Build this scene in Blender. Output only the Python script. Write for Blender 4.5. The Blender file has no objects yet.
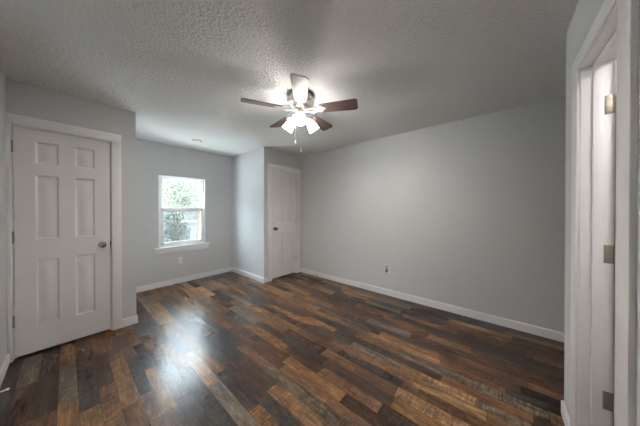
import bpy, bmesh, math, random
from mathutils import Vector, Matrix
random.seed(7)
R = math.radians
scene = bpy.context.scene
COL = scene.collection

# ------------------------------------------------------------------ camera
cam_d = bpy.data.cameras.new('camera')
cam = bpy.data.objects.new('camera', cam_d)
COL.objects.link(cam)
cam_d.sensor_fit = 'HORIZONTAL'
cam_d.sensor_width = 36.0
cam_d.lens = 213.139 / 640 * 36.0
cam_d.shift_y = (210.548 - 213.0) / 640
cam_d.clip_start = 0.02
cam.location = (0, 0, 1.318)
cam.rotation_euler = (R(90 - 0.3), 0, R(40.09 - 90))
scene.camera = cam

# ------------------------------------------------------------------ light and exposure
scene.view_settings.view_transform = 'Standard'
scene.view_settings.look = 'None'
scene.view_settings.exposure = 1.1
scene.view_settings.gamma = 1.0
scene.view_settings.use_curve_mapping = False
scene.cycles.max_bounces = 12
scene.cycles.diffuse_bounces = 8
scene.cycles.transparent_max_bounces = 16
scene.cycles.caustics_reflective = False
scene.cycles.caustics_refractive = False

SHADE_GLOW = 27.0             # frosted shades of the ceiling fan
BULB_GLOW = 1000.0             # the bulbs inside them
HALL_FILL_GLOW = 33.0              # unseen lamp added beyond the doorway, brightens its jamb
SKY_STRENGTH = 0.75
SUN_STRENGTH = 11.0
SKY_LOBE_STRENGTH = 2.6         # bright sky lobe added out of view, brightens the alcove side wall

world = bpy.data.worlds.new('sky')
scene.world = world
world.use_nodes = True
bg = world.node_tree.nodes['Background']
# overcast sky: brighter overhead than at the horizon
wn = world.node_tree
w_tc = wn.nodes.new('ShaderNodeTexCoord')
w_sep = wn.nodes.new('ShaderNodeSeparateXYZ')
w_mr = wn.nodes.new('ShaderNodeMapRange')
w_mr.inputs[1].default_value, w_mr.inputs[2].default_value = 0.13, 0.48
w_mr.inputs[3].default_value, w_mr.inputs[4].default_value = SKY_STRENGTH, SKY_STRENGTH * 28.0
wn.links.new(w_tc.outputs['Generated'], w_sep.inputs[0])
wn.links.new(w_sep.outputs['Z'], w_mr.inputs[0])
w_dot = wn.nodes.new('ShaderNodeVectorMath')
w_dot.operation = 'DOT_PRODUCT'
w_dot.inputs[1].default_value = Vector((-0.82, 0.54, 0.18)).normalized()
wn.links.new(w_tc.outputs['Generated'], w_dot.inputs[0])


def w_math(op, a, b):
    n = wn.nodes.new('ShaderNodeMath')
    n.operation = op
    for i, v in enumerate((a, b)):
        if isinstance(v, (int, float)):
            n.inputs[i].default_value = v
        else:
            wn.links.new(v, n.inputs[i])
    return n.outputs[0]


w_lobe = w_math('MULTIPLY', w_math('POWER', w_math('MAXIMUM', w_dot.outputs['Value'], 0.0), 12.0), SKY_LOBE_STRENGTH)
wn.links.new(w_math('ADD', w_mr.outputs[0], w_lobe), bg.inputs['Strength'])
bg.inputs['Color'].default_value = (0.80, 0.91, 1.0, 1)
sun_d = bpy.data.lights.new('sun', 'SUN')
sun_d.energy = SUN_STRENGTH
sun_d.angle = R(3)
sun_d.color = (1.0, 0.96, 0.88)
sun = bpy.data.objects.new('sun', sun_d)
sun.rotation_euler = (R(14), 0, R(20))      # high, from behind the house: it lights the ground and trees outside
COL.objects.link(sun)

# ------------------------------------------------------------------ room measures
H = 2.44
XL, XR = -0.333, 3.177          # left and right walls
YC = 3.223                      # plane of the two closet fronts
YW = 4.396                      # window wall
XB, XA = 0.516, 2.273           # sides of the window alcove
YN, XN = -0.321, 2.047          # near wall with the open doorway, and its end
YR = -1.60                      # back of the recess
T = 0.115
TN = 0.100                      # thickness of the near wall
WB = 0.09


# ------------------------------------------------------------------ mesh helpers
def add_box(bm, x0, x1, y0, y1, z0, z1, bevel=0.0, mtx=None):
    g = bmesh.ops.create_cube(bm, size=1)
    vs = g['verts']
    for v in vs:
        v.co = Vector(((x0 + x1) / 2 + v.co.x * (x1 - x0), (y0 + y1) / 2 + v.co.y * (y1 - y0),
                       (z0 + z1) / 2 + v.co.z * (z1 - z0)))
    if bevel:
        es = list({e for v in vs for e in v.link_edges})
        r = bmesh.ops.bevel(bm, geom=es, offset=bevel, segments=2, affect='EDGES', profile=0.5)
        vs = list({v for f in r['faces'] for v in f.verts} | {v for v in vs if v.is_valid})
    if mtx is not None:
        for v in vs:
            v.co = mtx @ v.co
    return vs


def add_lathe(bm, prof, seg=32, mtx=None, cap=True):
    """prof: list of (radius, z) from one end to the other, turned about z."""
    rings = []
    for r, z in prof:
        if r < 1e-5:
            rings.append([bm.verts.new((0, 0, z))])
        else:
            rings.append([bm.verts.new((r * math.cos(2 * math.pi * k / seg), r * math.sin(2 * math.pi * k / seg), z))
                          for k in range(seg)])
    for a, b in zip(rings, rings[1:]):
        for k in range(seg):
            k2 = (k + 1) % seg
            if len(a) == 1 and len(b) == 1:
                continue
            if len(a) == 1:
                bm.faces.new((a[0], b[k2], b[k]))
            elif len(b) == 1:
                bm.faces.new((a[k], a[k2], b[0]))
            else:
                bm.faces.new((a[k], a[k2], b[k2], b[k]))
    if cap:
        for rg in (rings[0], rings[-1]):
            if len(rg) > 1:
                bm.faces.new(rg)
    if mtx is not None:
        for rg in rings:
            for v in rg:
                v.co = mtx @ v.co


def add_tube(bm, pts, rad, seg=10):
    pts = [Vector(p) for p in pts]
    rads = rad if isinstance(rad, (list, tuple)) else [rad] * len(pts)
    rings = []
    up = Vector((0.13, 0.31, 0.94)).normalized()
    for i, p in enumerate(pts):
        t = (pts[min(i + 1, len(pts) - 1)] - pts[max(i - 1, 0)]).normalized()
        a = t.cross(up)
        if a.length < 1e-3:
            a = t.cross(Vector((1, 0, 0)))
        a.normalize()
        b = t.cross(a)
        rings.append([bm.verts.new(p + rads[i] * (a * math.cos(2 * math.pi * k / seg) + b * math.sin(2 * math.pi * k / seg)))
                      for k in range(seg)])
    for a, b in zip(rings, rings[1:]):
        for k in range(seg):
            bm.faces.new((a[k], a[(k + 1) % seg], b[(k + 1) % seg], b[k]))
    bm.faces.new(rings[0])
    bm.faces.new(rings[-1])


def add_prism(bm, outline, z0, z1, mtx=None):
    lo = [bm.verts.new((x, y, z0)) for x, y in outline]
    hi = [bm.verts.new((x, y, z1)) for x, y in outline]
    n = len(outline)
    for k in range(n):
        bm.faces.new((lo[k], lo[(k + 1) % n], hi[(k + 1) % n], hi[k]))
    bm.faces.new(lo[::-1])
    bm.faces.new(hi)
    if mtx is not None:
        for v in lo + hi:
            v.co = mtx @ v.co
    return lo + hi


def add_sweep(bm, path, prof):
    """Skirting: path = 2D points, the room lies to the right of travel; prof = (offset, z) outline."""
    P = [Vector(p) for p in path]
    rings = []
    for i, p in enumerate(P):
        dirs = []
        if i > 0:
            dirs.append((P[i] - P[i - 1]).normalized())
        if i < len(P) - 1:
            dirs.append((P[i + 1] - P[i]).normalized())
        ns = [Vector((d.y, -d.x)) for d in dirs]
        if len(ns) == 2:
            n = ns[0] + ns[1]
            n = n / (1 + ns[0].dot(ns[1]))
        else:
            n = ns[0]
        rings.append([bm.verts.new((p.x + n.x * o, p.y + n.y * o, z)) for o, z in prof])
    m = len(prof)
    for a, b in zip(rings, rings[1:]):
        for k in range(m):
            bm.faces.new((a[k], a[(k + 1) % m], b[(k + 1) % m], b[k]))
    bm.faces.new(rings[0])
    bm.faces.new(rings[-1][::-1])


def link_mesh(name, bm, mat, parent=None, smooth=None):
    bmesh.ops.recalc_face_normals(bm, faces=bm.faces[:])
    me = bpy.data.meshes.new(name)
    bm.to_mesh(me)
    bm.free()
    if smooth is not None:
        for p in me.polygons:
            p.use_smooth = True
        me.set_sharp_from_angle(angle=R(smooth))
    me.materials.append(mat)
    o = bpy.data.objects.new(name, me)
    COL.objects.link(o)
    if parent is not None:
        o.parent = parent
    return o


def empty(name, loc, rotz=0.0):
    o = bpy.data.objects.new(name, None)
    o.empty_display_size = 0.1
    o.location = loc
    o.rotation_euler = (0, 0, rotz)
    COL.objects.link(o)
    return o


def tag(o, label, cat, group=None, kind=None):
    o['label'] = label
    o['category'] = cat
    if group:
        o['group'] = group
    if kind:
        o['kind'] = kind
    return o


def boxes(name, mat, lst, parent=None, bevel=0.0):
    bm = bmesh.new()
    for b in lst:
        add_box(bm, *b, bevel=bevel)
    return link_mesh(name, bm, mat, parent, smooth=35 if bevel else None)


# ------------------------------------------------------------------ materials
def new_mat(name):
    m = bpy.data.materials.new(name)
    m.use_nodes = True
    nt = m.node_tree
    return m, nt, nt.nodes['Principled BSDF']


def node(nt, typ, **kw):
    n = nt.nodes.new(typ)
    for k, v in kw.items():
        setattr(n, k, v)
    return n


def simple(name, col, rough=0.5, metal=0.0, noise=0.0, scale=20.0, bump=0.0, bscale=200.0, bdist=0.002, coat=0.0):
    m, nt, b = new_mat(name)
    b.inputs['Base Color'].default_value = (*col, 1)
    b.inputs['Roughness'].default_value = rough
    b.inputs['Metallic'].default_value = metal
    b.inputs['Coat Weight'].default_value = coat
    tc = node(nt, 'ShaderNodeTexCoord')
    if noise:
        n = node(nt, 'ShaderNodeTexNoise')
        n.inputs['Scale'].default_value = scale
        n.inputs['Detail'].default_value = 4
        nt.links.new(tc.outputs['Object'], n.inputs['Vector'])
        mx = node(nt, 'ShaderNodeMix', data_type='RGBA')
        mx.inputs[6].default_value = (*[c * (1 - noise) for c in col], 1)
        mx.inputs[7].default_value = (*[min(1, c * (1 + noise)) for c in col], 1)
        nt.links.new(n.outputs['Fac'], mx.inputs[0])
        nt.links.new(mx.outputs[2], b.inputs['Base Color'])
    if bump:
        n2 = node(nt, 'ShaderNodeTexNoise')
        n2.inputs['Scale'].default_value = bscale
        n2.inputs['Detail'].default_value = 3
        nt.links.new(tc.outputs['Object'], n2.inputs['Vector'])
        bp = node(nt, 'ShaderNodeBump')
        bp.inputs['Strength'].default_value = bump
        bp.inputs['Distance'].default_value = bdist
        nt.links.new(n2.outputs['Fac'], bp.inputs['Height'])
        nt.links.new(bp.outputs['Normal'], b.inputs['Normal'])
    return m


M_wall = simple('painted_wall', (0.585, 0.59, 0.595), 0.75, noise=0.02, scale=3, bump=0.35, bscale=90, bdist=0.003)
M_trim = simple('white_trim_paint', (0.80, 0.785, 0.785), 0.38, noise=0.015, scale=8)
M_door = simple('white_door_paint', (0.74, 0.72, 0.715), 0.42, noise=0.02, scale=6, bump=0.12, bscale=180, bdist=0.001)
M_nickel = simple('brushed_nickel', (0.78, 0.74, 0.69), 0.34, metal=1.0, noise=0.12, scale=60)
M_bronze = simple('satin_nickel_hinge', (0.42, 0.37, 0.30), 0.42, metal=0.9, noise=0.15, scale=80)
M_knob = simple('dark_nickel_knob', (0.36, 0.33, 0.30), 0.25, metal=1.0, noise=0.1, scale=50)
M_dark = simple('dark_slot', (0.02, 0.02, 0.02), 0.6, noise=0.1)
M_plastic = simple('white_plastic', (0.78, 0.78, 0.77), 0.4, noise=0.01)
M_greyplastic = simple('grey_plastic', (0.16, 0.155, 0.15), 0.35, noise=0.05)
M_rubber = simple('white_rubber', (0.75, 0.74, 0.71), 0.6, noise=0.02)
M_vinyl = simple('white_vinyl', (0.92, 0.93, 0.94), 0.35, noise=0.01)


def ceiling_mat():
    m, nt, b = new_mat('knockdown_ceiling')
    tc = node(nt, 'ShaderNodeTexCoord')
    b.inputs['Base Color'].default_value = (0.88, 0.87, 0.85, 1)
    b.inputs['Roughness'].default_value = 0.9
    n1 = node(nt, 'ShaderNodeTexNoise')
    n1.inputs['Scale'].default_value = 48
    n1.inputs['Detail'].default_value = 5
    n1.inputs['Roughness'].default_value = 0.6
    nt.links.new(tc.outputs['Object'], n1.inputs['Vector'])
    r1 = node(nt, 'ShaderNodeValToRGB')
    r1.color_ramp.elements[0].position = 0.42
    r1.color_ramp.elements[1].position = 0.62
    nt.links.new(n1.outputs['Fac'], r1.inputs['Fac'])
    bp = node(nt, 'ShaderNodeBump')
    bp.inputs['Strength'].default_value = 0.9
    bp.inputs['Distance'].default_value = 0.010
    nt.links.new(r1.outputs['Color'], bp.inputs['Height'])
    nt.links.new(bp.outputs['Normal'], b.inputs['Normal'])
    return m


def floor_mat():
    """Rustic multi-strip wood laminate: strips run along y, each with its own width, length and tone."""
    m, nt, b = new_mat('rustic_wood_laminate')
    L = nt.links.new
    tc = node(nt, 'ShaderNodeTexCoord')
    sep = node(nt, 'ShaderNodeSeparateXYZ')
    L(tc.outputs['Object'], sep.inputs[0])

    def math_(op, a, bb=None, c=None):
        n = node(nt, 'ShaderNodeMath', operation=op)
        for i, v in enumerate((a, bb, c)):
            if v is None:
                continue
            if isinstance(v, (int, float)):
                n.inputs[i].default_value = v
            else:
                L(v, n.inputs[i])
        return n.outputs[0]

    def vor(w, feature, rnd):
        n = node(nt, 'ShaderNodeTexVoronoi', voronoi_dimensions='1D', feature=feature)
        n.inputs['Scale'].default_value = 1.0
        n.inputs['Randomness'].default_value = rnd
        L(w, n.inputs['W'])
        return n
    X = sep.outputs['X']
    Y = sep.outputs['Y']
    wx = math_('MULTIPLY', math_('ADD', X, 20.03), 11.2)
    row = vor(wx, 'F1', 0.62)
    rowe = vor(wx, 'DISTANCE_TO_EDGE', 0.62)
    rs = node(nt, 'ShaderNodeSeparateColor')
    L(row.outputs['Color'], rs.inputs[0])
    wy = math_('ADD', math_('MULTIPLY', Y, 1.95), math_('MULTIPLY', rs.outputs[0], 173.0))
    col = vor(wy, 'F1', 0.85)
    cole = vor(wy, 'DISTANCE_TO_EDGE', 0.85)
    cs = node(nt, 'ShaderNodeSeparateColor')
    L(col.outputs['Color'], cs.inputs[0])
    rnd, rnd2, rnd3 = cs.outputs[0], cs.outputs[1], cs.outputs[2]

    # tone of the strip
    ramp = node(nt, 'ShaderNodeValToRGB')
    cr = ramp.color_ramp
    cr.interpolation = 'CONSTANT'
    tones = [(0.0, (0.050, 0.028, 0.019)), (0.13, (0.125, 0.063, 0.031)), (0.27, (0.034, 0.026, 0.021)),
             (0.36, (0.190, 0.100, 0.045)), (0.48, (0.078, 0.038, 0.025)), (0.60, (0.130, 0.099, 0.070)),
             (0.67, (0.150, 0.075, 0.036)), (0.78, (0.050, 0.040, 0.034)), (0.85, (0.098, 0.052, 0.030)),
             (0.94, (0.235, 0.132, 0.060))]
    cr.elements[0].position = 0.0
    cr.elements[0].color = (*tones[0][1], 1)
    cr.elements[1].position = tones[1][0]
    cr.elements[1].color = (*tones[1][1], 1)
    for p, c in tones[2:]:
        e = cr.elements.new(p)
        e.color = (*c, 1)
    L(rnd, ramp.inputs['Fac'])

    # grain, shifted from strip to strip
    off = node(nt, 'ShaderNodeCombineXYZ')
    L(math_('MULTIPLY', rnd2, 37.0), off.inputs[0])
    L(math_('MULTIPLY', rnd3, 53.0), off.inputs[1])
    va = node(nt, 'ShaderNodeVectorMath', operation='ADD')
    L(tc.outputs['Object'], va.inputs[0])
    L(off.outputs[0], va.inputs[1])

    def noise(scale_vec, scale, detail, rough=0.6, dist=0.0):
        mp = node(nt, 'ShaderNodeMapping')
        mp.inputs['Scale'].default_value = scale_vec
        L(va.outputs[0], mp.inputs['Vector'])
        n = node(nt, 'ShaderNodeTexNoise')
        n.inputs['Scale'].default_value = scale
        n.inputs['Detail'].default_value = detail
        n.inputs['Roughness'].default_value = rough
        n.inputs['Distortion'].default_value = dist
        L(mp.outputs[0], n.inputs['Vector'])
        return n.outputs['Fac']
    grain = noise((1, 0.04, 1), 150, 5, 0.65, 0.4)
    blot = noise((1, 0.2, 1), 17, 6, 0.72, 0.5)
    saw = noise((0.14, 1, 1), 38, 4, 0.65, 2.2)

    def mrange(v, a, bb, c, d):
        n = node(nt, 'ShaderNodeMapRange')
        n.inputs[1].default_value, n.inputs[2].default_value = a, bb
        n.inputs[3].default_value, n.inputs[4].default_value = c, d
        L(v, n.inputs[0])
        return n.outputs[0]
    g1 = mrange(grain, 0.3, 0.7, 0.55, 1.45)
    g2 = mrange(blot, 0.32, 0.68, 0.35, 1.75)
    g3 = mrange(noise((1, 0.25, 1), 42, 5, 0.7, 0.5), 0.32, 0.68, 0.6, 1.4)
    sawamt = mrange(rnd2, 0.35, 0.75, 0.0, 1.0)      # only some strips carry saw marks
    s1 = mrange(saw, 0.36, 0.64, 0.45, 1.4)
    sx = node(nt, 'ShaderNodeMix', data_type='FLOAT')
    sx.inputs[2].default_value = 1.0
    L(sawamt, sx.inputs[0])
    L(s1, sx.inputs[3])
    val = math_('MULTIPLY', math_('MULTIPLY', math_('MULTIPLY', g1, g2), g3), sx.outputs[0])
    sc = node(nt, 'ShaderNodeVectorMath', operation='SCALE')
    L(ramp.outputs['Color'], sc.inputs[0])
    L(val, sc.inputs['Scale'])
    # greyed streaks
    gm = node(nt, 'ShaderNodeMix', data_type='RGBA')
    L(mrange(noise((1, 0.2, 1), 16, 4, 0.6, 0.4), 0.60, 0.80, 0.0, 0.3), gm.inputs[0])
    L(sc.outputs[0], gm.inputs[6])
    gm.inputs[7].default_value = (0.085, 0.075, 0.065, 1)
    # joints
    jx = mrange(rowe.outputs['Distance'], 0.0, 0.030, 1.0, 0.0)
    jy = mrange(cole.outputs['Distance'], 0.0, 0.007, 1.0, 0.0)
    j = math_('MAXIMUM', jx, jy)
    jm = node(nt, 'ShaderNodeMix', data_type='RGBA')
    L(math_('MULTIPLY', j, 0.8), jm.inputs[0])
    L(gm.outputs[2], jm.inputs[6])
    jm.inputs[7].default_value = (0.012, 0.009, 0.007, 1)
    L(jm.outputs[2], b.inputs['Base Color'])
    L(mrange(rnd3, 0.0, 1.0, 0.25, 0.31), b.inputs['Roughness'])
    b.inputs['Specular IOR Level'].default_value = 0.32
    bp = node(nt, 'ShaderNodeBump')
    bp.inputs['Strength'].default_value = 0.13
    bp.inputs['Distance'].default_value = 0.002
    hgt = math_('SUBTRACT', 1.0, j)
    L(hgt, bp.inputs['Height'])
    L(bp.outputs['Normal'], b.inputs['Normal'])
    return m


def blade_mat():
    m, nt, b = new_mat('walnut_blade')
    L = nt.links.new
    tc = node(nt, 'ShaderNodeTexCoord')
    mp = node(nt, 'ShaderNodeMapping')
    mp.inputs['Scale'].default_value = (3, 40, 40)
    L(tc.outputs['Object'], mp.inputs['Vector'])
    n = node(nt, 'ShaderNodeTexNoise')
    n.inputs['Scale'].default_value = 3
    n.inputs['Detail'].default_value = 5
    n.inputs['Distortion'].default_value = 0.5
    L(mp.outputs[0], n.inputs['Vector'])
    r = node(nt, 'ShaderNodeValToRGB')
    r.color_ramp.elements[0].position = 0.3
    r.color_ramp.elements[0].color = (0.062, 0.041, 0.036, 1)
    r.color_ramp.elements[1].position = 0.7
    r.color_ramp.elements[1].color = (0.165, 0.108, 0.092, 1)
    L(n.outputs['Fac'], r.inputs['Fac'])
    L(r.outputs['Color'], b.inputs['Base Color'])
    b.inputs['Roughness'].default_value = 0.42
    b.inputs['Coat Weight'].default_value = 0.0
    b.inputs['Coat Roughness'].default_value = 0.3
    return m


def glow_mat(name, power):
    m, nt, b = new_mat(name)
    b.inputs['Base Color'].default_value = (0.9, 0.88, 0.84, 1)
    b.inputs['Roughness'].default_value = 0.4
    lw = node(nt, 'ShaderNodeTexNoise')
    lw.inputs['Scale'].default_value = 12
    rp = node(nt, 'ShaderNodeMapRange')
    rp.inputs[3].default_value, rp.inputs[4].default_value = power * 0.9, power * 1.1
    nt.links.new(lw.outputs['Fac'], rp.inputs[0])
    nt.links.new(rp.outputs[0], b.inputs['Emission Strength'])
    b.inputs['Emission Color'].default_value = (1.0, 0.955, 0.91, 1)
    return m


def shade_mat(name, power):
    """Frosted glass lit from inside: it glows most around the bulb (z along the shade's axis)."""
    m, nt, b = new_mat(name)
    b.inputs['Base Color'].default_value = (0.9, 0.88, 0.84, 1)
    b.inputs['Roughness'].default_value = 0.4
    tc = node(nt, 'ShaderNodeTexCoord')
    sp = node(nt, 'ShaderNodeSeparateXYZ')
    nt.links.new(tc.outputs['Object'], sp.inputs[0])
    rp = node(nt, 'ShaderNodeValToRGB')
    e = rp.color_ramp.elements
    e[0].position, e[0].color = 0.10, (0.22, 0.22, 0.22, 1)
    e[1].position, e[1].color = 1.0, (0.40, 0.40, 0.40, 1)
    k = e.new(0.60)
    k.color = (1, 1, 1, 1)
    mr = node(nt, 'ShaderNodeMapRange')
    mr.inputs[1].default_value, mr.inputs[2].default_value = 0.0, 0.125
    nt.links.new(sp.outputs['Z'], mr.inputs[0])
    nt.links.new(mr.outputs[0], rp.inputs['Fac'])
    ml = node(nt, 'ShaderNodeMath', operation='MULTIPLY')
    ml.inputs[1].default_value = power
    nt.links.new(rp.outputs['Color'], ml.inputs[0])
    nt.links.new(ml.outputs[0], b.inputs['Emission Strength'])
    b.inputs['Emission Color'].default_value = (1.0, 0.955, 0.91, 1)
    return m


def glass_mat():
    m = bpy.data.materials.new('window_glass')
    m.use_nodes = True
    nt = m.node_tree
    nt.nodes.clear()
    out = node(nt, 'ShaderNodeOutputMaterial')
    mix = node(nt, 'ShaderNodeMixShader')
    # Schlick reflectance, the same for both faces of the thin pane
    geo = node(nt, 'ShaderNodeNewGeometry')
    dt = node(nt, 'ShaderNodeVectorMath', operation='DOT_PRODUCT')
    nt.links.new(geo.outputs['Incoming'], dt.inputs[0])
    nt.links.new(geo.outputs['Normal'], dt.inputs[1])
    ab = node(nt, 'ShaderNodeMath', operation='ABSOLUTE')
    nt.links.new(dt.outputs['Value'], ab.inputs[0])
    om = node(nt, 'ShaderNodeMath', operation='SUBTRACT')
    om.inputs[0].default_value = 1.0
    nt.links.new(ab.outputs[0], om.inputs[1])
    pw = node(nt, 'ShaderNodeMath', operation='POWER')
    nt.links.new(om.outputs[0], pw.inputs[0])
    pw.inputs[1].default_value = 5.0
    fr = node(nt, 'ShaderNodeMath', operation='MULTIPLY_ADD')
    nt.links.new(pw.outputs[0], fr.inputs[0])
    fr.inputs[1].default_value = 0.96
    fr.inputs[2].default_value = 0.035
    tr = node(nt, 'ShaderNodeBsdfTransparent')
    tr.inputs['Color'].default_value = (0.93, 0.96, 0.96, 1)
    gl = node(nt, 'ShaderNodeBsdfGlossy')
    gl.inputs['Roughness'].default_value = 0.02
    nt.links.new(fr.outputs[0], mix.inputs[0])
    nt.links.new(tr.outputs[0], mix.inputs[1])
    nt.links.new(gl.outputs[0], mix.inputs[2])
    nt.links.new(mix.outputs[0], out.inputs[0])
    return m


def screen_mat():
    m = bpy.data.materials.new('insect_screen_mesh')
    m.use_nodes = True
    nt = m.node_tree
    nt.nodes.clear()
    out = node(nt, 'ShaderNodeOutputMaterial')
    mix = node(nt, 'ShaderNodeMixShader')
    mix.inputs[0].default_value = 0.36
    tr = node(nt, 'ShaderNodeBsdfTransparent')
    df = node(nt, 'ShaderNodeBsdfDiffuse')
    df.inputs['Color'].default_value = (0.07, 0.08, 0.095, 1)
    nt.links.new(tr.outputs[0], mix.inputs[1])
    nt.links.new(df.outputs[0], mix.inputs[2])
    nt.links.new(mix.outputs[0], out.inputs[0])
    return m


M_ceil = ceiling_mat()
M_floor = floor_mat()
M_blade = blade_mat()
M_glow = shade_mat('lit_frosted_glass', SHADE_GLOW)
M_bulb = glow_mat('lit_bulb', BULB_GLOW)
M_hall = glow_mat('fill_lamp_glass', HALL_FILL_GLOW)
M_glass = glass_mat()
M_screen = screen_mat()


def struct(o, label, cat):
    return tag(o, label, cat, kind='structure')


# ------------------------------------------------------------------ room shell
W = T
struct(boxes('floor', M_floor, [(XL - 0.2, XR + 0.2, YR - 0.2, YW + WB, -0.1, 0)]),
       'rustic brown and grey wood plank floor', 'floor')
struct(boxes('ceiling', M_ceil, [(XL - 0.2, XR + 0.2, YR - 0.2, YW + WB, H, H + 0.15)]),
       'textured off-white ceiling', 'ceiling')
struct(boxes('wall_left', M_wall, [(XL - W, XL, YN - W, YW + WB, 0, H)]), 'pale grey wall at the far left edge of the view', 'wall')
struct(boxes('wall_right', M_wall, [(XR, XR + W, YR - W, YW + WB, 0, H)]), 'long plain pale grey wall on the right', 'wall')

# doors: leaf origin x, hole margins
D1 = dict(x=-0.298, w=0.602, z0=0.024, h=2.022)
D2 = dict(x=2.446, w=0.604, z0=0.028, h=2.034)
GAP, JAMB = 0.004, 0.018


def hole(d):
    return d['x'] - GAP - JAMB, d['x'] + d['w'] + GAP + JAMB, d['z0'] + d['h'] + GAP + JAMB


h1, h2 = hole(D1), hole(D2)
struct(boxes('wall_closet_left', M_wall, [
    (XL - W, h1[0], YC, YC + W, 0, H), (h1[1], XB, YC, YC + W, 0, H), (h1[0], h1[1], YC, YC + W, h1[2], H),
    (XB - W, XB, YC + W, YW, 0, H)]), 'grey closet wall around the left panel door', 'wall')
struct(boxes('wall_closet_right', M_wall, [
    (XA, h2[0], YC, YC + W, 0, H), (h2[1], XR, YC, YC + W, 0, H), (h2[0], h2[1], YC, YC + W, h2[2], H),
    (XA, XA + W, YC + W, YW, 0, H)]), 'grey closet bump-out beside the window alcove, with the far door', 'wall')
WX0, WX1, WZ0, WZ1 = 0.995, 1.745, 0.655, 1.905
struct(boxes('wall_back', M_wall, [
    (XL, WX0, YW, YW + WB, 0, H), (WX1, XR, YW, YW + WB, 0, H),
    (WX0, WX1, YW, YW + WB, 0, WZ0), (WX0, WX1, YW, YW + WB, WZ1, H)]), 'pale grey alcove wall around the window', 'wall')
EX0, EX1, EZ = 1.221, 1.702, 2.040       # clear opening of the near doorway
struct(boxes('wall_front', M_wall, [
    (XL, EX0 - JAMB, YN - TN, YN, 0, H), (EX1 + JAMB, XN, YN - TN, YN, 0, H),
    (EX0 - JAMB, EX1 + JAMB, YN - TN, YN, EZ + JAMB, H)]), 'near grey wall with the open doorway at the right edge', 'wall')
struct(boxes('wall_recess', M_wall, [(XN - W, XN, YR, YN - TN, 0, H), (XN - W, XR, YR - W, YR, 0, H)]),
       'grey walls of the entry recess behind the near doorway', 'wall')
struct(boxes('wall_hall', M_wall, [(0.45, 0.55, YR, YN - TN, 0, H), (0.45, XN - W, YR - W, YR, 0, H)]),
       'grey walls of the small room beyond the open doorway', 'wall')

# ------------------------------------------------------------------ skirting
BB = [(0, 0), (0.012, 0), (0.012, 0.078), (0.009, 0.086), (0.004, 0.090), (0, 0.090)]


def skirting(name, path, label):
    bm = bmesh.new()
    add_sweep(bm, path, BB)
    struct(link_mesh(name, bm, M_trim), label, 'baseboard')


skirting('baseboard_left', [(XL, YN), (XL, YC - 0.015)], 'white baseboard on the far left wall')
skirting('baseboard_closet_left', [(0.395, YC), (XB, YC), (XB, YW - 0.012)], 'white baseboard wrapping the corner right of the left door')
skirting('baseboard_back', [(XB, YW), (XA - 0.012, YW)], 'white baseboard under the window')
skirting('baseboard_closet_right', [(XA, YW), (XA, YC), (2.349, YC)], 'white baseboard along the alcove side wall to the far door')
skirting('baseboard_right', [(XR, YC - 0.012), (XR, YR)], 'long white baseboard on the right wall')
skirting('baseboard_recess', [(XR - 0.012, YR), (XN, YR), (XN, YN), (EX1 + 0.107, YN)], 'white baseboard turning the corner by the near doorway')
skirting('baseboard_front', [(EX0 - 0.107, YN), (XL + 0.012, YN)], 'white baseboard on the near wall')


# ------------------------------------------------------------------ panel doors
def panel_leaf_bm(w, h, th=0.035):
    """Six-panel moulded door: front face at y=0, back at y=th."""
    k = w / 0.604
    xs = [0, 0.115 * k, 0.252 * k, 0.352 * k, 0.489 * k, w]
    zs = [0, 0.235, 0.834, 1.018, 1.606, 1.712, 1.912, h]
    bm = bmesh.new()
    for y0, s in ((0.0, 1), (th, -1)):
        cache = {}

        def V(x, z, d):
            key = (round(x, 5), round(z, 5), round(d, 5))
            if key not in cache:
                cache[key] = bm.verts.new((x, y0 + s * d, z))
            return cache[key]
        for i in range(5):
            for j in range(7):
                x0, x1, z0, z1 = xs[i], xs[i + 1], zs[j], zs[j + 1]
                if i in (1, 3) and j in (1, 3, 5):
                    rings = [(0, 0), (0.006, 0.0035), (0.013, 0.010), (0.022, 0.010), (0.044, 0.003)]
                    rr = []
                    for ins, d in rings:
                        rr.append([V(x0 + ins, z0 + ins, d), V(x1 - ins, z0 + ins, d),
                                   V(x1 - ins, z1 - ins, d), V(x0 + ins, z1 - ins, d)])
                    for a, c in zip(rr, rr[1:]):
                        for q in range(4):
                            bm.faces.new((a[q], a[(q + 1) % 4], c[(q + 1) % 4], c[q]))
                    bm.faces.new(rr[-1])
                else:
                    bm.faces.new((V(x0, z0, 0), V(x1, z0, 0), V(x1, z1, 0), V(x0, z1, 0)))
    add = [((0, 0), (w, 0)), ((w, 0), (w, h)), ((w, h), (0, h)), ((0, h), (0, 0))]
    for (xa, za), (xb, zb) in add:
        bm.faces.new([bm.verts.new(p) for p in ((xa, 0, za), (xb, 0, zb), (xb, th, zb), (xa, th, za))])
    bmesh.ops.remove_doubles(bm, verts=bm.verts[:], dist=1e-5)
    return bm


ROT_FRONT = Matrix.Rotation(R(90), 4, 'X')      # z axis -> -y (out of the door towards the room)


def door_knob(parent, x, z, mat=None):
    mtx = Matrix.Translation((x, 0, z)) @ ROT_FRONT
    bm = bmesh.new()
    add_lathe(bm, [(0.0, 0.0), (0.031, 0.0), (0.032, 0.004), (0.027, 0.009), (0.014, 0.012), (0.011, 0.016), (0.011, 0.030),
                   (0.017, 0.036), (0.025, 0.043), (0.0275, 0.052), (0.025, 0.061), (0.016, 0.067), (0.0, 0.068)], 28, mtx)
    return link_mesh('knob', bm, mat or M_knob, parent, smooth=40)


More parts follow.
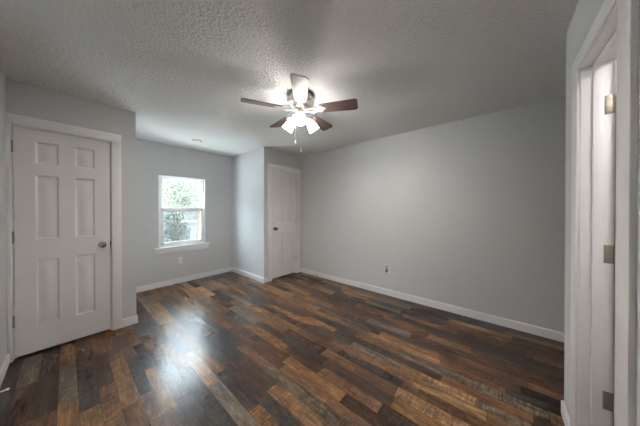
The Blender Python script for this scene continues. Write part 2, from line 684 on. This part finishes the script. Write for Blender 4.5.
def hinge_barrel(parent, x, z):
    bm = bmesh.new()
    for k in range(5):
        add_lathe(bm, [(0.0058, -0.0445 + 0.018 * k), (0.0058, -0.0445 + 0.018 * k + 0.017)], 12,
                  Matrix.Translation((x, -0.004, z)))
    add_lathe(bm, [(0.0, 0.054), (0.004, 0.052), (0.0062, 0.047), (0.0062, 0.0455)], 12, Matrix.Translation((x, -0.004, z)))
    add_lathe(bm, [(0.0, -0.054), (0.004, -0.052), (0.0062, -0.047), (0.0062, -0.0455)], 12, Matrix.Translation((x, -0.004, z)))
    add_box(bm, x - 0.0015, x + 0.0015, -0.002, 0.02, z - 0.0445, z + 0.0445)
    return link_mesh('hinge', bm, M_bronze, parent, smooth=40)


def closet_door(name, d, label, knob_x, hinge_x, cas_l, cas_r, cas_top, knob_z):
    root = struct(empty(name, (d['x'], YC, 0)), label, 'door')
    w, h, z0 = d['w'], d['h'], d['z0']
    bm = panel_leaf_bm(w, h)
    for v in bm.verts:
        v.co += Vector((0, 0.002, z0))
    leaf = link_mesh('door_leaf', bm, M_door, root, smooth=30)
    door_knob(leaf, knob_x, knob_z)
    bm = bmesh.new()
    ex = w if knob_x > w / 2 else 0.0
    add_box(bm, ex - 0.0035, ex + 0.0035, -0.001, 0.022, knob_z - 0.028, knob_z + 0.028)
    link_mesh('latch', bm, M_knob, leaf)
    for z in (0.34, 1.075, 1.865):
        hinge_barrel(leaf, hinge_x, z)
    # jamb lining with stop
    x0, x1, zt = -GAP, w + GAP, z0 + h + GAP
    boxes('door_jamb', M_trim, [
        (x0 - JAMB, x0, 0, T, 0, zt + JAMB), (x1, x1 + JAMB, 0, T, 0, zt + JAMB), (x0, x1, 0, T, zt, zt + JAMB),
        (x0, x0 + 0.011, 0.040, 0.075, 0, zt), (x1 - 0.011, x1, 0.040, 0.075, 0, zt), (x0, x1, 0.040, 0.075, zt - 0.011, zt)], root)
    rv = 0.006
    L0, L1 = cas_l - d['x'], x0 - rv
    R0, R1 = x1 + rv, cas_r - d['x']
    zc = zt + rv
    boxes('door_casing', M_trim, [(L0, L1, -0.016, 0, 0, zc), (R0, R1, -0.016, 0, 0, zc),
                                  (L0, R1, -0.016, 0, zc, cas_top)], root, bevel=0.0025)
    return root


closet_door('door_1', D1, 'white six-panel door at the left with its knob on the right', 0.540, -0.002, XL, 0.393, 2.142, 0.945)
closet_door('door_2', D2, 'white six-panel door at the far corner with its knob on the left', 0.066, 0.606, 2.352, XR, 2.160, 0.955)

# near doorway: jamb, stops, casing and hinges; its leaf stands open into the room beyond
root = struct(empty('door_3', (EX1, YN, 0)), 'open doorway at the right edge with white jamb and three hinges', 'door')
wd = EX1 - EX0
j = boxes('door_jamb', M_trim, [
    (0, JAMB, -TN - 0.003, 0.004, 0, EZ + JAMB), (-wd - JAMB, -wd, -TN - 0.003, 0.004, 0, EZ + JAMB),
    (-wd, 0, -TN - 0.003, 0.004, EZ, EZ + JAMB),
    (-0.011, 0, -0.067, -0.035, 0, EZ), (-wd, -wd + 0.011, -0.067, -0.035, 0, EZ), (-wd + 0.011, -0.011, -0.067, -0.035, EZ - 0.011, EZ)],
    root, bevel=0.0012)
boxes('door_casing', M_trim, [
    (0.005, 0.106, 0, 0.016, 0, EZ + 0.006), (-wd - 0.106, -wd - 0.006, 0, 0.016, 0, EZ + 0.006),
    (-wd - 0.106, 0.106, 0, 0.016, EZ + 0.006, EZ + 0.078)], root, bevel=0.0025)
for z in (0.380, 1.100, 1.829):
    bm = bmesh.new()
    add_box(bm, -0.0025, 0.0, -TN - 0.003, -0.0725, z - 0.045, z + 0.045, bevel=0.001)
    add_lathe(bm, [(0.006, z - 0.045), (0.006, z + 0.045)], 12, Matrix.Translation((-0.004, -TN - 0.008, 0)))
    for dz in (-0.028, 0, 0.028):
        add_lathe(bm, [(0.004, 0), (0.004, 0.0012)], 10,
                  Matrix.Translation((-0.0025, -0.086 - (0.006 if dz else -0.004), z + dz)) @ Matrix.Rotation(R(-90), 4, 'Y'))
    link_mesh('hinge', bm, M_bronze, j, smooth=40)
bm = panel_leaf_bm(wd - 0.008, 2.03)
for v in bm.verts:
    x, y, z = v.co
    v.co = Vector((-0.040 + y, -TN - 0.015 - x, z + 0.02))
leaf = link_mesh('door_leaf', bm, M_door, root, smooth=30)

# ------------------------------------------------------------------ window
win = struct(empty('window_1', (WX0, YW, WZ0)), 'white single-hung window in the alcove with a view of trees', 'window')
ww, wh = WX1 - WX0, WZ1 - WZ0
fy0, fy1 = 0.026, 0.082       # frame depth range behind the wall face
zr = 0.660                    # meeting rail height over the opening's base
boxes('window_reveal', M_vinyl, [(0, 0.012, -0.003, 0.03, 0.012, wh), (ww - 0.012, ww, -0.003, 0.03, 0.012, wh),
                                 (0, ww, -0.003, 0.03, wh - 0.012, wh)], win, bevel=0.002)
boxes('window_frame', M_vinyl, [(0.0, 0.042, fy0, fy1, 0, wh), (ww - 0.042, ww, fy0, fy1, 0, wh),
                                (0.042, ww - 0.042, fy0, fy1, 0, 0.04), (0.042, ww - 0.042, fy0, fy1, wh - 0.036, wh)], win, bevel=0.003)
up = boxes('upper_sash', M_vinyl, [(0.042, 0.066, 0.053, 0.075, zr, wh - 0.036), (ww - 0.066, ww - 0.042, 0.053, 0.075, zr, wh - 0.036),
                                   (0.042, ww - 0.042, 0.053, 0.075, wh - 0.062, wh - 0.036),
                                   (0.042, ww - 0.042, 0.053, 0.075, zr - 0.024, zr + 0.014)], win, bevel=0.002)
boxes('glass_pane', M_glass, [(0.060, ww - 0.060, 0.063, 0.066, zr + 0.01, wh - 0.058)], up)
lo = boxes('lower_sash', M_vinyl, [(0.042, 0.072, 0.027, 0.051, 0.04, zr + 0.030), (ww - 0.072, ww - 0.042, 0.027, 0.051, 0.04, zr + 0.030),
                                   (0.042, ww - 0.042, 0.027, 0.051, 0.04, 0.090),
                                   (0.042, ww - 0.042, 0.027, 0.051, zr - 0.034, zr + 0.030)], win, bevel=0.002)
boxes('glass_pane', M_glass, [(0.066, ww - 0.066, 0.037, 0.040, 0.086, zr - 0.030)], lo)
boxes('sash_lock', M_vinyl, [(ww / 2 - 0.03, ww / 2 + 0.03, 0.029, 0.047, zr + 0.030, zr + 0.040)], lo, bevel=0.003)
boxes('insect_screen', M_screen, [(0.044, ww - 0.044, 0.0785, 0.0795, 0.04, zr)], win)
boxes('window_stool', M_trim, [(-0.075, ww + 0.070, -0.045, 0.0, -0.012, 0.013), (0.0, ww, 0.0, 0.027, -0.002, 0.013)], win, bevel=0.003)
boxes('window_apron', M_trim, [(-0.050, ww + 0.050, -0.016, 0, -0.100, -0.012)], win, bevel=0.0025)


# ------------------------------------------------------------------ wall outlets
def outlet_plate(parent, gang=1):
    """Local frame: plate lies in the x-z plane, its face looks along -y."""
    w = 0.070
    pl = boxes('cover_plate', M_plastic, [(-w / 2, w / 2, -0.006, 0, -0.0575, 0.0575)], parent, bevel=0.0025)
    for dz in (-0.0195, 0.0195):
        rc = boxes('receptacle', M_plastic, [(-0.0165, 0.0165, -0.0085, -0.004, dz - 0.0145, dz + 0.0145)], parent, bevel=0.002)
        boxes('slot', M_dark, [(-0.0075, -0.0055, -0.0090, -0.0080, dz - 0.002, dz + 0.007), (0.0055, 0.0075, -0.0090, -0.0080, dz - 0.002, dz + 0.007),
                               (-0.002, 0.002, -0.0090, -0.0080, dz - 0.010, dz - 0.006)], rc)
    bm = bmesh.new()
    add_lathe(bm, [(0.0035, 0), (0.0035, 0.0015), (0, 0.002)], 12, Matrix.Translation((0, -0.0058, 0)) @ ROT_FRONT)
    link_mesh('screw', bm, M_nickel, pl)


o = tag(empty('wall_outlet', (1.307, YW, 0.395)), 'white double wall outlet low on the wall below the window', 'outlet')
outlet_plate(o)
o = tag(empty('wall_outlet', (XR, 1.300, 0.398), R(-90)), 'white wall outlet on the long right wall, holding a plug-in', 'outlet')
outlet_plate(o)
# plug-in unit standing in the right wall's outlet
o = tag(empty('plug_in_freshener', (XR - 0.0092, 1.318, 0.4175), R(-90)), 'small white and dark grey plug-in device in the right wall outlet', 'plug-in device')
bm = bmesh.new()
add_lathe(bm, [(0.0, -0.022), (0.016, -0.020), (0.023, -0.008), (0.023, 0.020), (0.018, 0.036), (0.0, 0.040)], 24,
          Matrix.Translation((0, -0.026, 0.004)))
link_mesh('body', bm, M_plastic, o, smooth=40)
bm = bmesh.new()
add_lathe(bm, [(0.0, -0.064), (0.012, -0.062), (0.017, -0.054), (0.018, -0.030), (0.012, -0.020), (0.0, -0.018)], 24,
          Matrix.Translation((0, -0.026, 0.004)))
link_mesh('refill_bottle', bm, M_greyplastic, o, smooth=40)


# ------------------------------------------------------------------ door stops
def door_stop(loc, rotz, label, tip_mat, length=0.055):
    """Spring door stop sticking out of a skirting along its local -y."""
    o = tag(empty('door_stop', loc, rotz), label, 'door stop')
    bm = bmesh.new()
    add_lathe(bm, [(0.0, 0), (0.011, 0), (0.011, 0.003), (0.007, 0.006), (0.0, 0.006)], 16, ROT_FRONT)
    link_mesh('base', bm, M_nickel, o, smooth=40)
    bm = bmesh.new()
    pts = []
    for k in range(100):
        a = k * 2 * math.pi / 10
        pts.append((0.0052 * math.cos(a), -0.004 - (length - 0.014) * k / 99, 0.0052 * math.sin(a)))
    add_tube(bm, pts, 0.0016, 6)
    link_mesh('spring', bm, M_nickel, o, smooth=60)
    bm = bmesh.new()
    add_lathe(bm, [(0.0, length - 0.014), (0.0075, length - 0.013), (0.008, length - 0.002), (0.006, length), (0.0, length)], 16, ROT_FRONT)
    link_mesh('tip', bm, tip_mat, o, smooth=40)
    return o


door_stop((XL + 0.012, 2.64, 0.055), R(90), 'white-tipped spring door stop on the left baseboard', M_rubber)
door_stop((XR - 0.012, 2.715, 0.040), R(-90), 'tiny dark-tipped spring door stop on the right baseboard', M_greyplastic, 0.05)

# ------------------------------------------------------------------ smoke detector
o = tag(empty('smoke_detector', (1.37, 3.77, H)), 'small round white smoke detector on the alcove ceiling', 'smoke detector')
bm = bmesh.new()
add_lathe(bm, [(0.0, 0.0), (0.075, 0.0), (0.075, -0.010), (0.071, -0.012)], 36)
link_mesh('base', bm, M_plastic, o, smooth=40)
bm = bmesh.new()
add_lathe(bm, [(0.066, -0.011), (0.066, -0.018), (0.060, -0.024), (0.046, -0.027), (0.0, -0.028)], 36)
link_mesh('cover', bm, M_plastic, o, smooth=40)
bm = bmesh.new()
for k in range(20):
    add_box(bm, 0.0645, 0.0668, -0.006, 0.006, -0.019, -0.014, mtx=Matrix.Rotation(2 * math.pi * k / 20, 4, 'Z'))
link_mesh('vent_slots', bm, M_dark, o)

# ------------------------------------------------------------------ ceiling fan
FX, FY, FZ = 1.482, 1.495, 2.287       # blade plane
fan = tag(empty('ceiling_fan', (FX, FY, H)), 'five-blade brown ceiling fan with three lit glass shades', 'ceiling fan')
bz = FZ - H
bm = bmesh.new()
add_lathe(bm, [(0.0, 0), (0.098, 0), (0.102, -0.006), (0.098, -0.016), (0.104, -0.024), (0.122, -0.036), (0.131, -0.054), (0.132, -0.072),
               (0.126, -0.090), (0.112, -0.104), (0.092, -0.112), (0.086, -0.122), (0.088, -0.132), (0.080, -0.140), (0.0, -0.140)], 48)
housing = link_mesh('motor_housing', bm, M_nickel, fan, smooth=40)
# scrolled relief around the housing
bm = bmesh.new()
for k in range(10):
    a0 = 2 * math.pi * k / 10
    for sgn in (1, -1):
        pts = []
        for i in range(22):
            t = i / 21
            ang = 2.2 * math.pi * t
            rr = 0.020 * (1 - 0.72 * t)
            az = a0 + sgn * (0.15 + (rr * math.cos(ang) - 0.010) / 0.13)
            zz = -0.066 + rr * 1.25 * math.sin(ang)
            rad = 0.1315 - 3.2 * (abs(zz + 0.063)) ** 2 * 3.2
            pts.append((rad * math.cos(az), rad * math.sin(az), zz))
        add_tube(bm, pts, 0.0042, 6)
link_mesh('scroll_trim', bm, M_nickel, housing, smooth=60)
# lower flywheel and switch cup
bm = bmesh.new()
add_lathe(bm, [(0.0, -0.140), (0.072, -0.140), (0.074, -0.150), (0.074, -0.164), (0.060, -0.172), (0.046, -0.178), (0.048, -0.190),
               (0.052, -0.200), (0.050, -0.216), (0.038, -0.228), (0.020, -0.236), (0.0, -0.238)], 36)
link_mesh('switch_housing', bm, M_nickel, fan, smooth=40)


def blade_outline():
    r0, r1, w0, w1 = 0.185, 0.552, 0.056, 0.071
    pts = [(r0, -w0 + 0.02), (r0 + 0.02, -w0)]
    n = 6
    for i in range(1, n):
        t = i / n
        pts.append((r0 + 0.02 + (r1 - r0 - 0.05) * t, -(w0 + (w1 - w0) * t)))
    for i in range(6):
        a = -math.pi / 2 + (math.pi / 2) * i / 5
        pts.append((r1 - 0.028 + 0.028 * math.cos(a), -(w1 - 0.028) + 0.028 * math.sin(a)))
    full = pts + [(x, -y) for x, y in reversed(pts)]
    return full


OUT = blade_outline()
AZ0 = 224.2
for k in range(5):
    az = R(AZ0 + 72 * k)
    base = Matrix.Rotation(az, 4, 'Z') @ Matrix.Translation((0, 0, bz))
    tilt = base @ Matrix.Rotation(R(-13), 4, 'X')
    bm = bmesh.new()
    add_prism(bm, OUT, -0.003, 0.003)
    bl = link_mesh('blade', bm, M_blade, fan)
    bl.matrix_local = tilt
    # blade iron: curved arm and a three-lobed plate under the blade
    bm = bmesh.new()
    lob = []
    for i in range(40):
        a = 2 * math.pi * i / 40
        rr = 0.030 + 0.008 * math.cos(3 * a)
        lob.append((0.212 + rr * 1.25 * math.cos(a), rr * 1.15 * math.sin(a)))
    add_prism(bm, lob, -0.0075, -0.0031)
    for sy in (-1, 1):
        add_tube(bm, [(0.060, sy * 0.012, -0.004), (0.095, sy * 0.024, -0.011), (0.13, sy * 0.027, -0.014), (0.165, sy * 0.016, -0.010), (0.19, sy * 0.006, -0.006)],
                 [0.007, 0.006, 0.0055, 0.006, 0.006], 8)
    for sx, sy in ((0.236, 0), (0.202, 0.02), (0.202, -0.02)):
        add_lathe(bm, [(0.0, -0.0115), (0.004, -0.0108), (0.0062, -0.0075)], 12, Matrix.Translation((sx, sy, 0)))
    link_mesh('blade_iron', bm, M_nickel, bl, smooth=40)

# three-lamp light kit
for k in range(3):
    az = R(AZ0 + 120 * k)
    ca, sa = math.cos(az), math.sin(az)
    kz = -0.205
    bm = bmesh.new()
    add_tube(bm, [(0.040 * ca, 0.040 * sa, kz), (0.062 * ca, 0.062 * sa, kz + 0.006), (0.078 * ca, 0.078 * sa, kz - 0.004), (0.086 * ca, 0.086 * sa, kz - 0.018)], 0.009, 10)
    tiltm = Matrix.Translation((0.084 * ca, 0.084 * sa, kz - 0.012)) @ Matrix.Rotation(az, 4, 'Z') @ Matrix.Rotation(R(180 - 38), 4, 'Y')
    add_lathe(bm, [(0.0, -0.004), (0.020, -0.002), (0.024, 0.006), (0.024, 0.020), (0.0, 0.022)], 20, tiltm)
    arm = link_mesh('lamp_holder', bm, M_nickel, fan, smooth=40)
    bm = bmesh.new()
    add_lathe(bm, [(0.0235, 0.012), (0.028, 0.022), (0.036, 0.040), (0.043, 0.065), (0.048, 0.095), (0.054, 0.125),
                   (0.051, 0.125), (0.045, 0.095), (0.040, 0.065), (0.033, 0.042), (0.022, 0.024)], 28, cap=False)
    link_mesh('lamp_shade', bm, M_glow, fan, smooth=60).matrix_local = tiltm
    bm = bmesh.new()
    add_lathe(bm, [(0.0, 0.020), (0.013, 0.022), (0.014, 0.040), (0.024, 0.062), (0.027, 0.078), (0.020, 0.096), (0.0, 0.104)], 20, tiltm)
    link_mesh('bulb', bm, M_bulb, arm, smooth=60)

# pull chains
rx, ry = math.sin(R(40.09)), -math.cos(R(40.09))
for off, zlow, (dx, dy) in ((-0.052, -0.475, (0, 0)), (0.006, -0.57, (-0.035, -0.03))):
    cx, cy = off * rx + dx, off * ry + dy
    bm = bmesh.new()
    z = -0.215
    while z > zlow + 0.03:
        add_lathe(bm, [(0.0, z + 0.0022), (0.0024, z), (0.0, z - 0.0022)], 8, Matrix.Translation((cx, cy, 0)))
        z -= 0.005
    add_tube(bm, [(cx, cy, -0.205), (cx, cy, zlow + 0.028)], 0.0013, 6)
    ch = link_mesh('pull_chain', bm, M_nickel, fan)
    bm = bmesh.new()
    add_lathe(bm, [(0.0, zlow + 0.032), (0.0035, zlow + 0.030), (0.005, zlow + 0.018), (0.0075, zlow + 0.008), (0.006, zlow + 0.001), (0.0, zlow)], 14,
              Matrix.Translation((cx, cy, 0)))
    link_mesh('fob', bm, M_plastic, ch, smooth=50)

# ------------------------------------------------------------------ unseen lamp, added to light the doorway jamb
o = tag(empty('jamb_fill_lamp', (0.85, -0.95, H)), 'unseen dome lamp added beyond the open doorway to light its jamb', 'added fill lamp')
bm = bmesh.new()
add_lathe(bm, [(0.0, 0.0), (0.15, 0.0), (0.155, -0.012), (0.15, -0.022), (0.0, -0.022)], 36)
link_mesh('base', bm, M_nickel, o, smooth=40)
bm = bmesh.new()
add_lathe(bm, [(0.142, -0.022), (0.138, -0.045), (0.115, -0.070), (0.075, -0.086), (0.0, -0.092)], 36)
link_mesh('dome_shade', bm, M_hall, o, smooth=60)

# ------------------------------------------------------------------ outside the window
M_lawn = simple('sunlit_ground', (0.62, 0.62, 0.60), 0.9, noise=0.2, scale=4)
M_siding = simple('grey_siding', (0.19, 0.20, 0.215), 0.7, noise=0.04, scale=3)
M_roof = simple('grey_shingles', (0.06, 0.065, 0.07), 0.85, noise=0.25, scale=14)
M_roof.node_tree.nodes['Principled BSDF'].inputs['Specular IOR Level'].default_value = 0.1
M_bark = simple('bark', (0.16, 0.12, 0.09), 0.9, noise=0.3, scale=20, bump=0.5, bscale=30, bdist=0.02)


def leaf_mat(name, a, b2):
    m, nt, b = new_mat(name)
    oi = node(nt, 'ShaderNodeNewGeometry')
    rp = node(nt, 'ShaderNodeValToRGB')
    rp.color_ramp.elements[0].color = (*a, 1)
    rp.color_ramp.elements[1].color = (*b2, 1)
    nt.links.new(oi.outputs['Random Per Island'], rp.inputs['Fac'])
    nt.links.new(rp.outputs['Color'], b.inputs['Base Color'])
    b.inputs['Roughness'].default_value = 0.45
    b.inputs['Transmission Weight'].default_value = 0.0
    b.inputs['Subsurface Weight'].default_value = 0.0
    return m


M_leafA = leaf_mat('tree_leaves', (0.022, 0.030, 0.016), (0.105, 0.115, 0.075))
M_leafB = leaf_mat('shrub_leaves', (0.012, 0.020, 0.012), (0.055, 0.07, 0.05))

bm = bmesh.new()
add_box(bm, -10, 22, YW + 0.125, 30, -0.45, -0.25)
struct(link_mesh('ground', bm, M_lawn), 'sunlit ground outside the window', 'ground')


def leaves(bm, c, rad, n, size, rng):
    for _ in range(n):
        while True:
            p = Vector((rng.uniform(-1, 1), rng.uniform(-1, 1), rng.uniform(-1, 1)))
            if p.length < 1:
                break
        p = Vector((c[0] + p.x * rad[0], c[1] + p.y * rad[1], c[2] + p.z * rad[2]))
        q = Matrix.Rotation(rng.uniform(0, 6.3), 4, 'Z') @ Matrix.Rotation(rng.uniform(-1.2, 1.2), 4, 'X')
        s = size * rng.uniform(0.6, 1.3)
        co = [(0, -s, 0), (s * 0.45, -s * 0.2, s * 0.08), (0, s, 0), (-s * 0.45, -s * 0.2, s * 0.08)]
        bm.faces.new([bm.verts.new(p + q @ Vector(v)) for v in co])


def tree(loc, trunk_h, blobs, n, size, label, seed):
    rng = random.Random(seed)
    o = tag(empty('tree', loc), label, 'tree', 'trees outside the window')
    bm = bmesh.new()
    add_tube(bm, [(0, 0, 0), (0.04, 0.02, trunk_h * 0.5), (-0.03, 0, trunk_h)], [0.13, 0.10, 0.08], 12)
    for c, rad in blobs:
        add_tube(bm, [(-0.03, 0, trunk_h * 0.8), (c[0] * 0.5, c[1] * 0.5, (c[2] + trunk_h) / 2), tuple(c)], [0.05, 0.035, 0.015], 8)
    link_mesh('trunk', bm, M_bark, o, smooth=60)
    bm = bmesh.new()
    tot = sum(r[0] * r[1] * r[2] for _, r in blobs)
    for c, rad in blobs:
        leaves(bm, c, rad, int(n * rad[0] * rad[1] * rad[2] / tot), size, rng)
    link_mesh('foliage', bm, M_leafA, o)


GZ = -0.25
tree((2.35, 8.2, GZ), 1.5, [((-0.35, 0, 2.2), (0.95, 0.7, 0.9)), ((0.6, 0.3, 2.0), (0.9, 0.6, 0.8))], 9000, 0.036,
     'leafy tree outside the window, nearer and left in the upper sash', 1)
tree((3.75, 10.2, GZ), 1.7, [((0.2, 0, 2.4), (1.3, 0.9, 0.95)), ((-0.8, 0.2, 2.2), (0.9, 0.6, 0.8))], 10000, 0.042,
     'leafy tree outside the window, farther and right in the upper sash', 2)
rng = random.Random(5)
o = tag(empty('shrub', (1.95, 7.3, GZ)), 'green shrub outside the lower left of the window', 'shrub')
bm = bmesh.new()
for k in range(7):
    a = k * 0.9
    add_tube(bm, [(0, 0, 0), (0.12 * math.cos(a), 0.12 * math.sin(a), 0.5), (0.35 * math.cos(a), 0.3 * math.sin(a), 1.1)], [0.02, 0.015, 0.006], 6)
link_mesh('stem', bm, M_bark, o)
bm = bmesh.new()
leaves(bm, (0, 0, 0.85), (0.5, 0.45, 0.72), 3600, 0.036, rng)
link_mesh('foliage', bm, M_leafB, o)
# neighbour's shed
o = tag(empty('shed', (4.0, 11.6, GZ)), 'low pale grey shed outside the lower right of the window', 'shed')
bm = bmesh.new()
for k in range(7):
    add_box(bm, -0.95, 1.6, -0.004 - 0.0 * k, 1.5, 0.14 * k, 0.14 * k + 0.132)
    add_box(bm, -0.93, 1.58, 0.012, 1.48, 0.14 * k + 0.13, 0.14 * k + 0.142)
link_mesh('wall', bm, M_siding, o)
bm = bmesh.new()
add_prism(bm, [(-0.15, 0.98), (-0.15, 1.03), (0.75, 1.42), (1.65, 1.03), (1.65, 0.98)], -1.05, 1.7,
          Matrix(((0, 0, 1, 0), (1, 0, 0, 0), (0, 1, 0, 0), (0, 0, 0, 1))))
link_mesh('roof', bm, M_roof, o)
boxes('fascia', M_trim, [(-1.06, 1.71, -0.175, -0.152, 0.97, 1.03)], o)
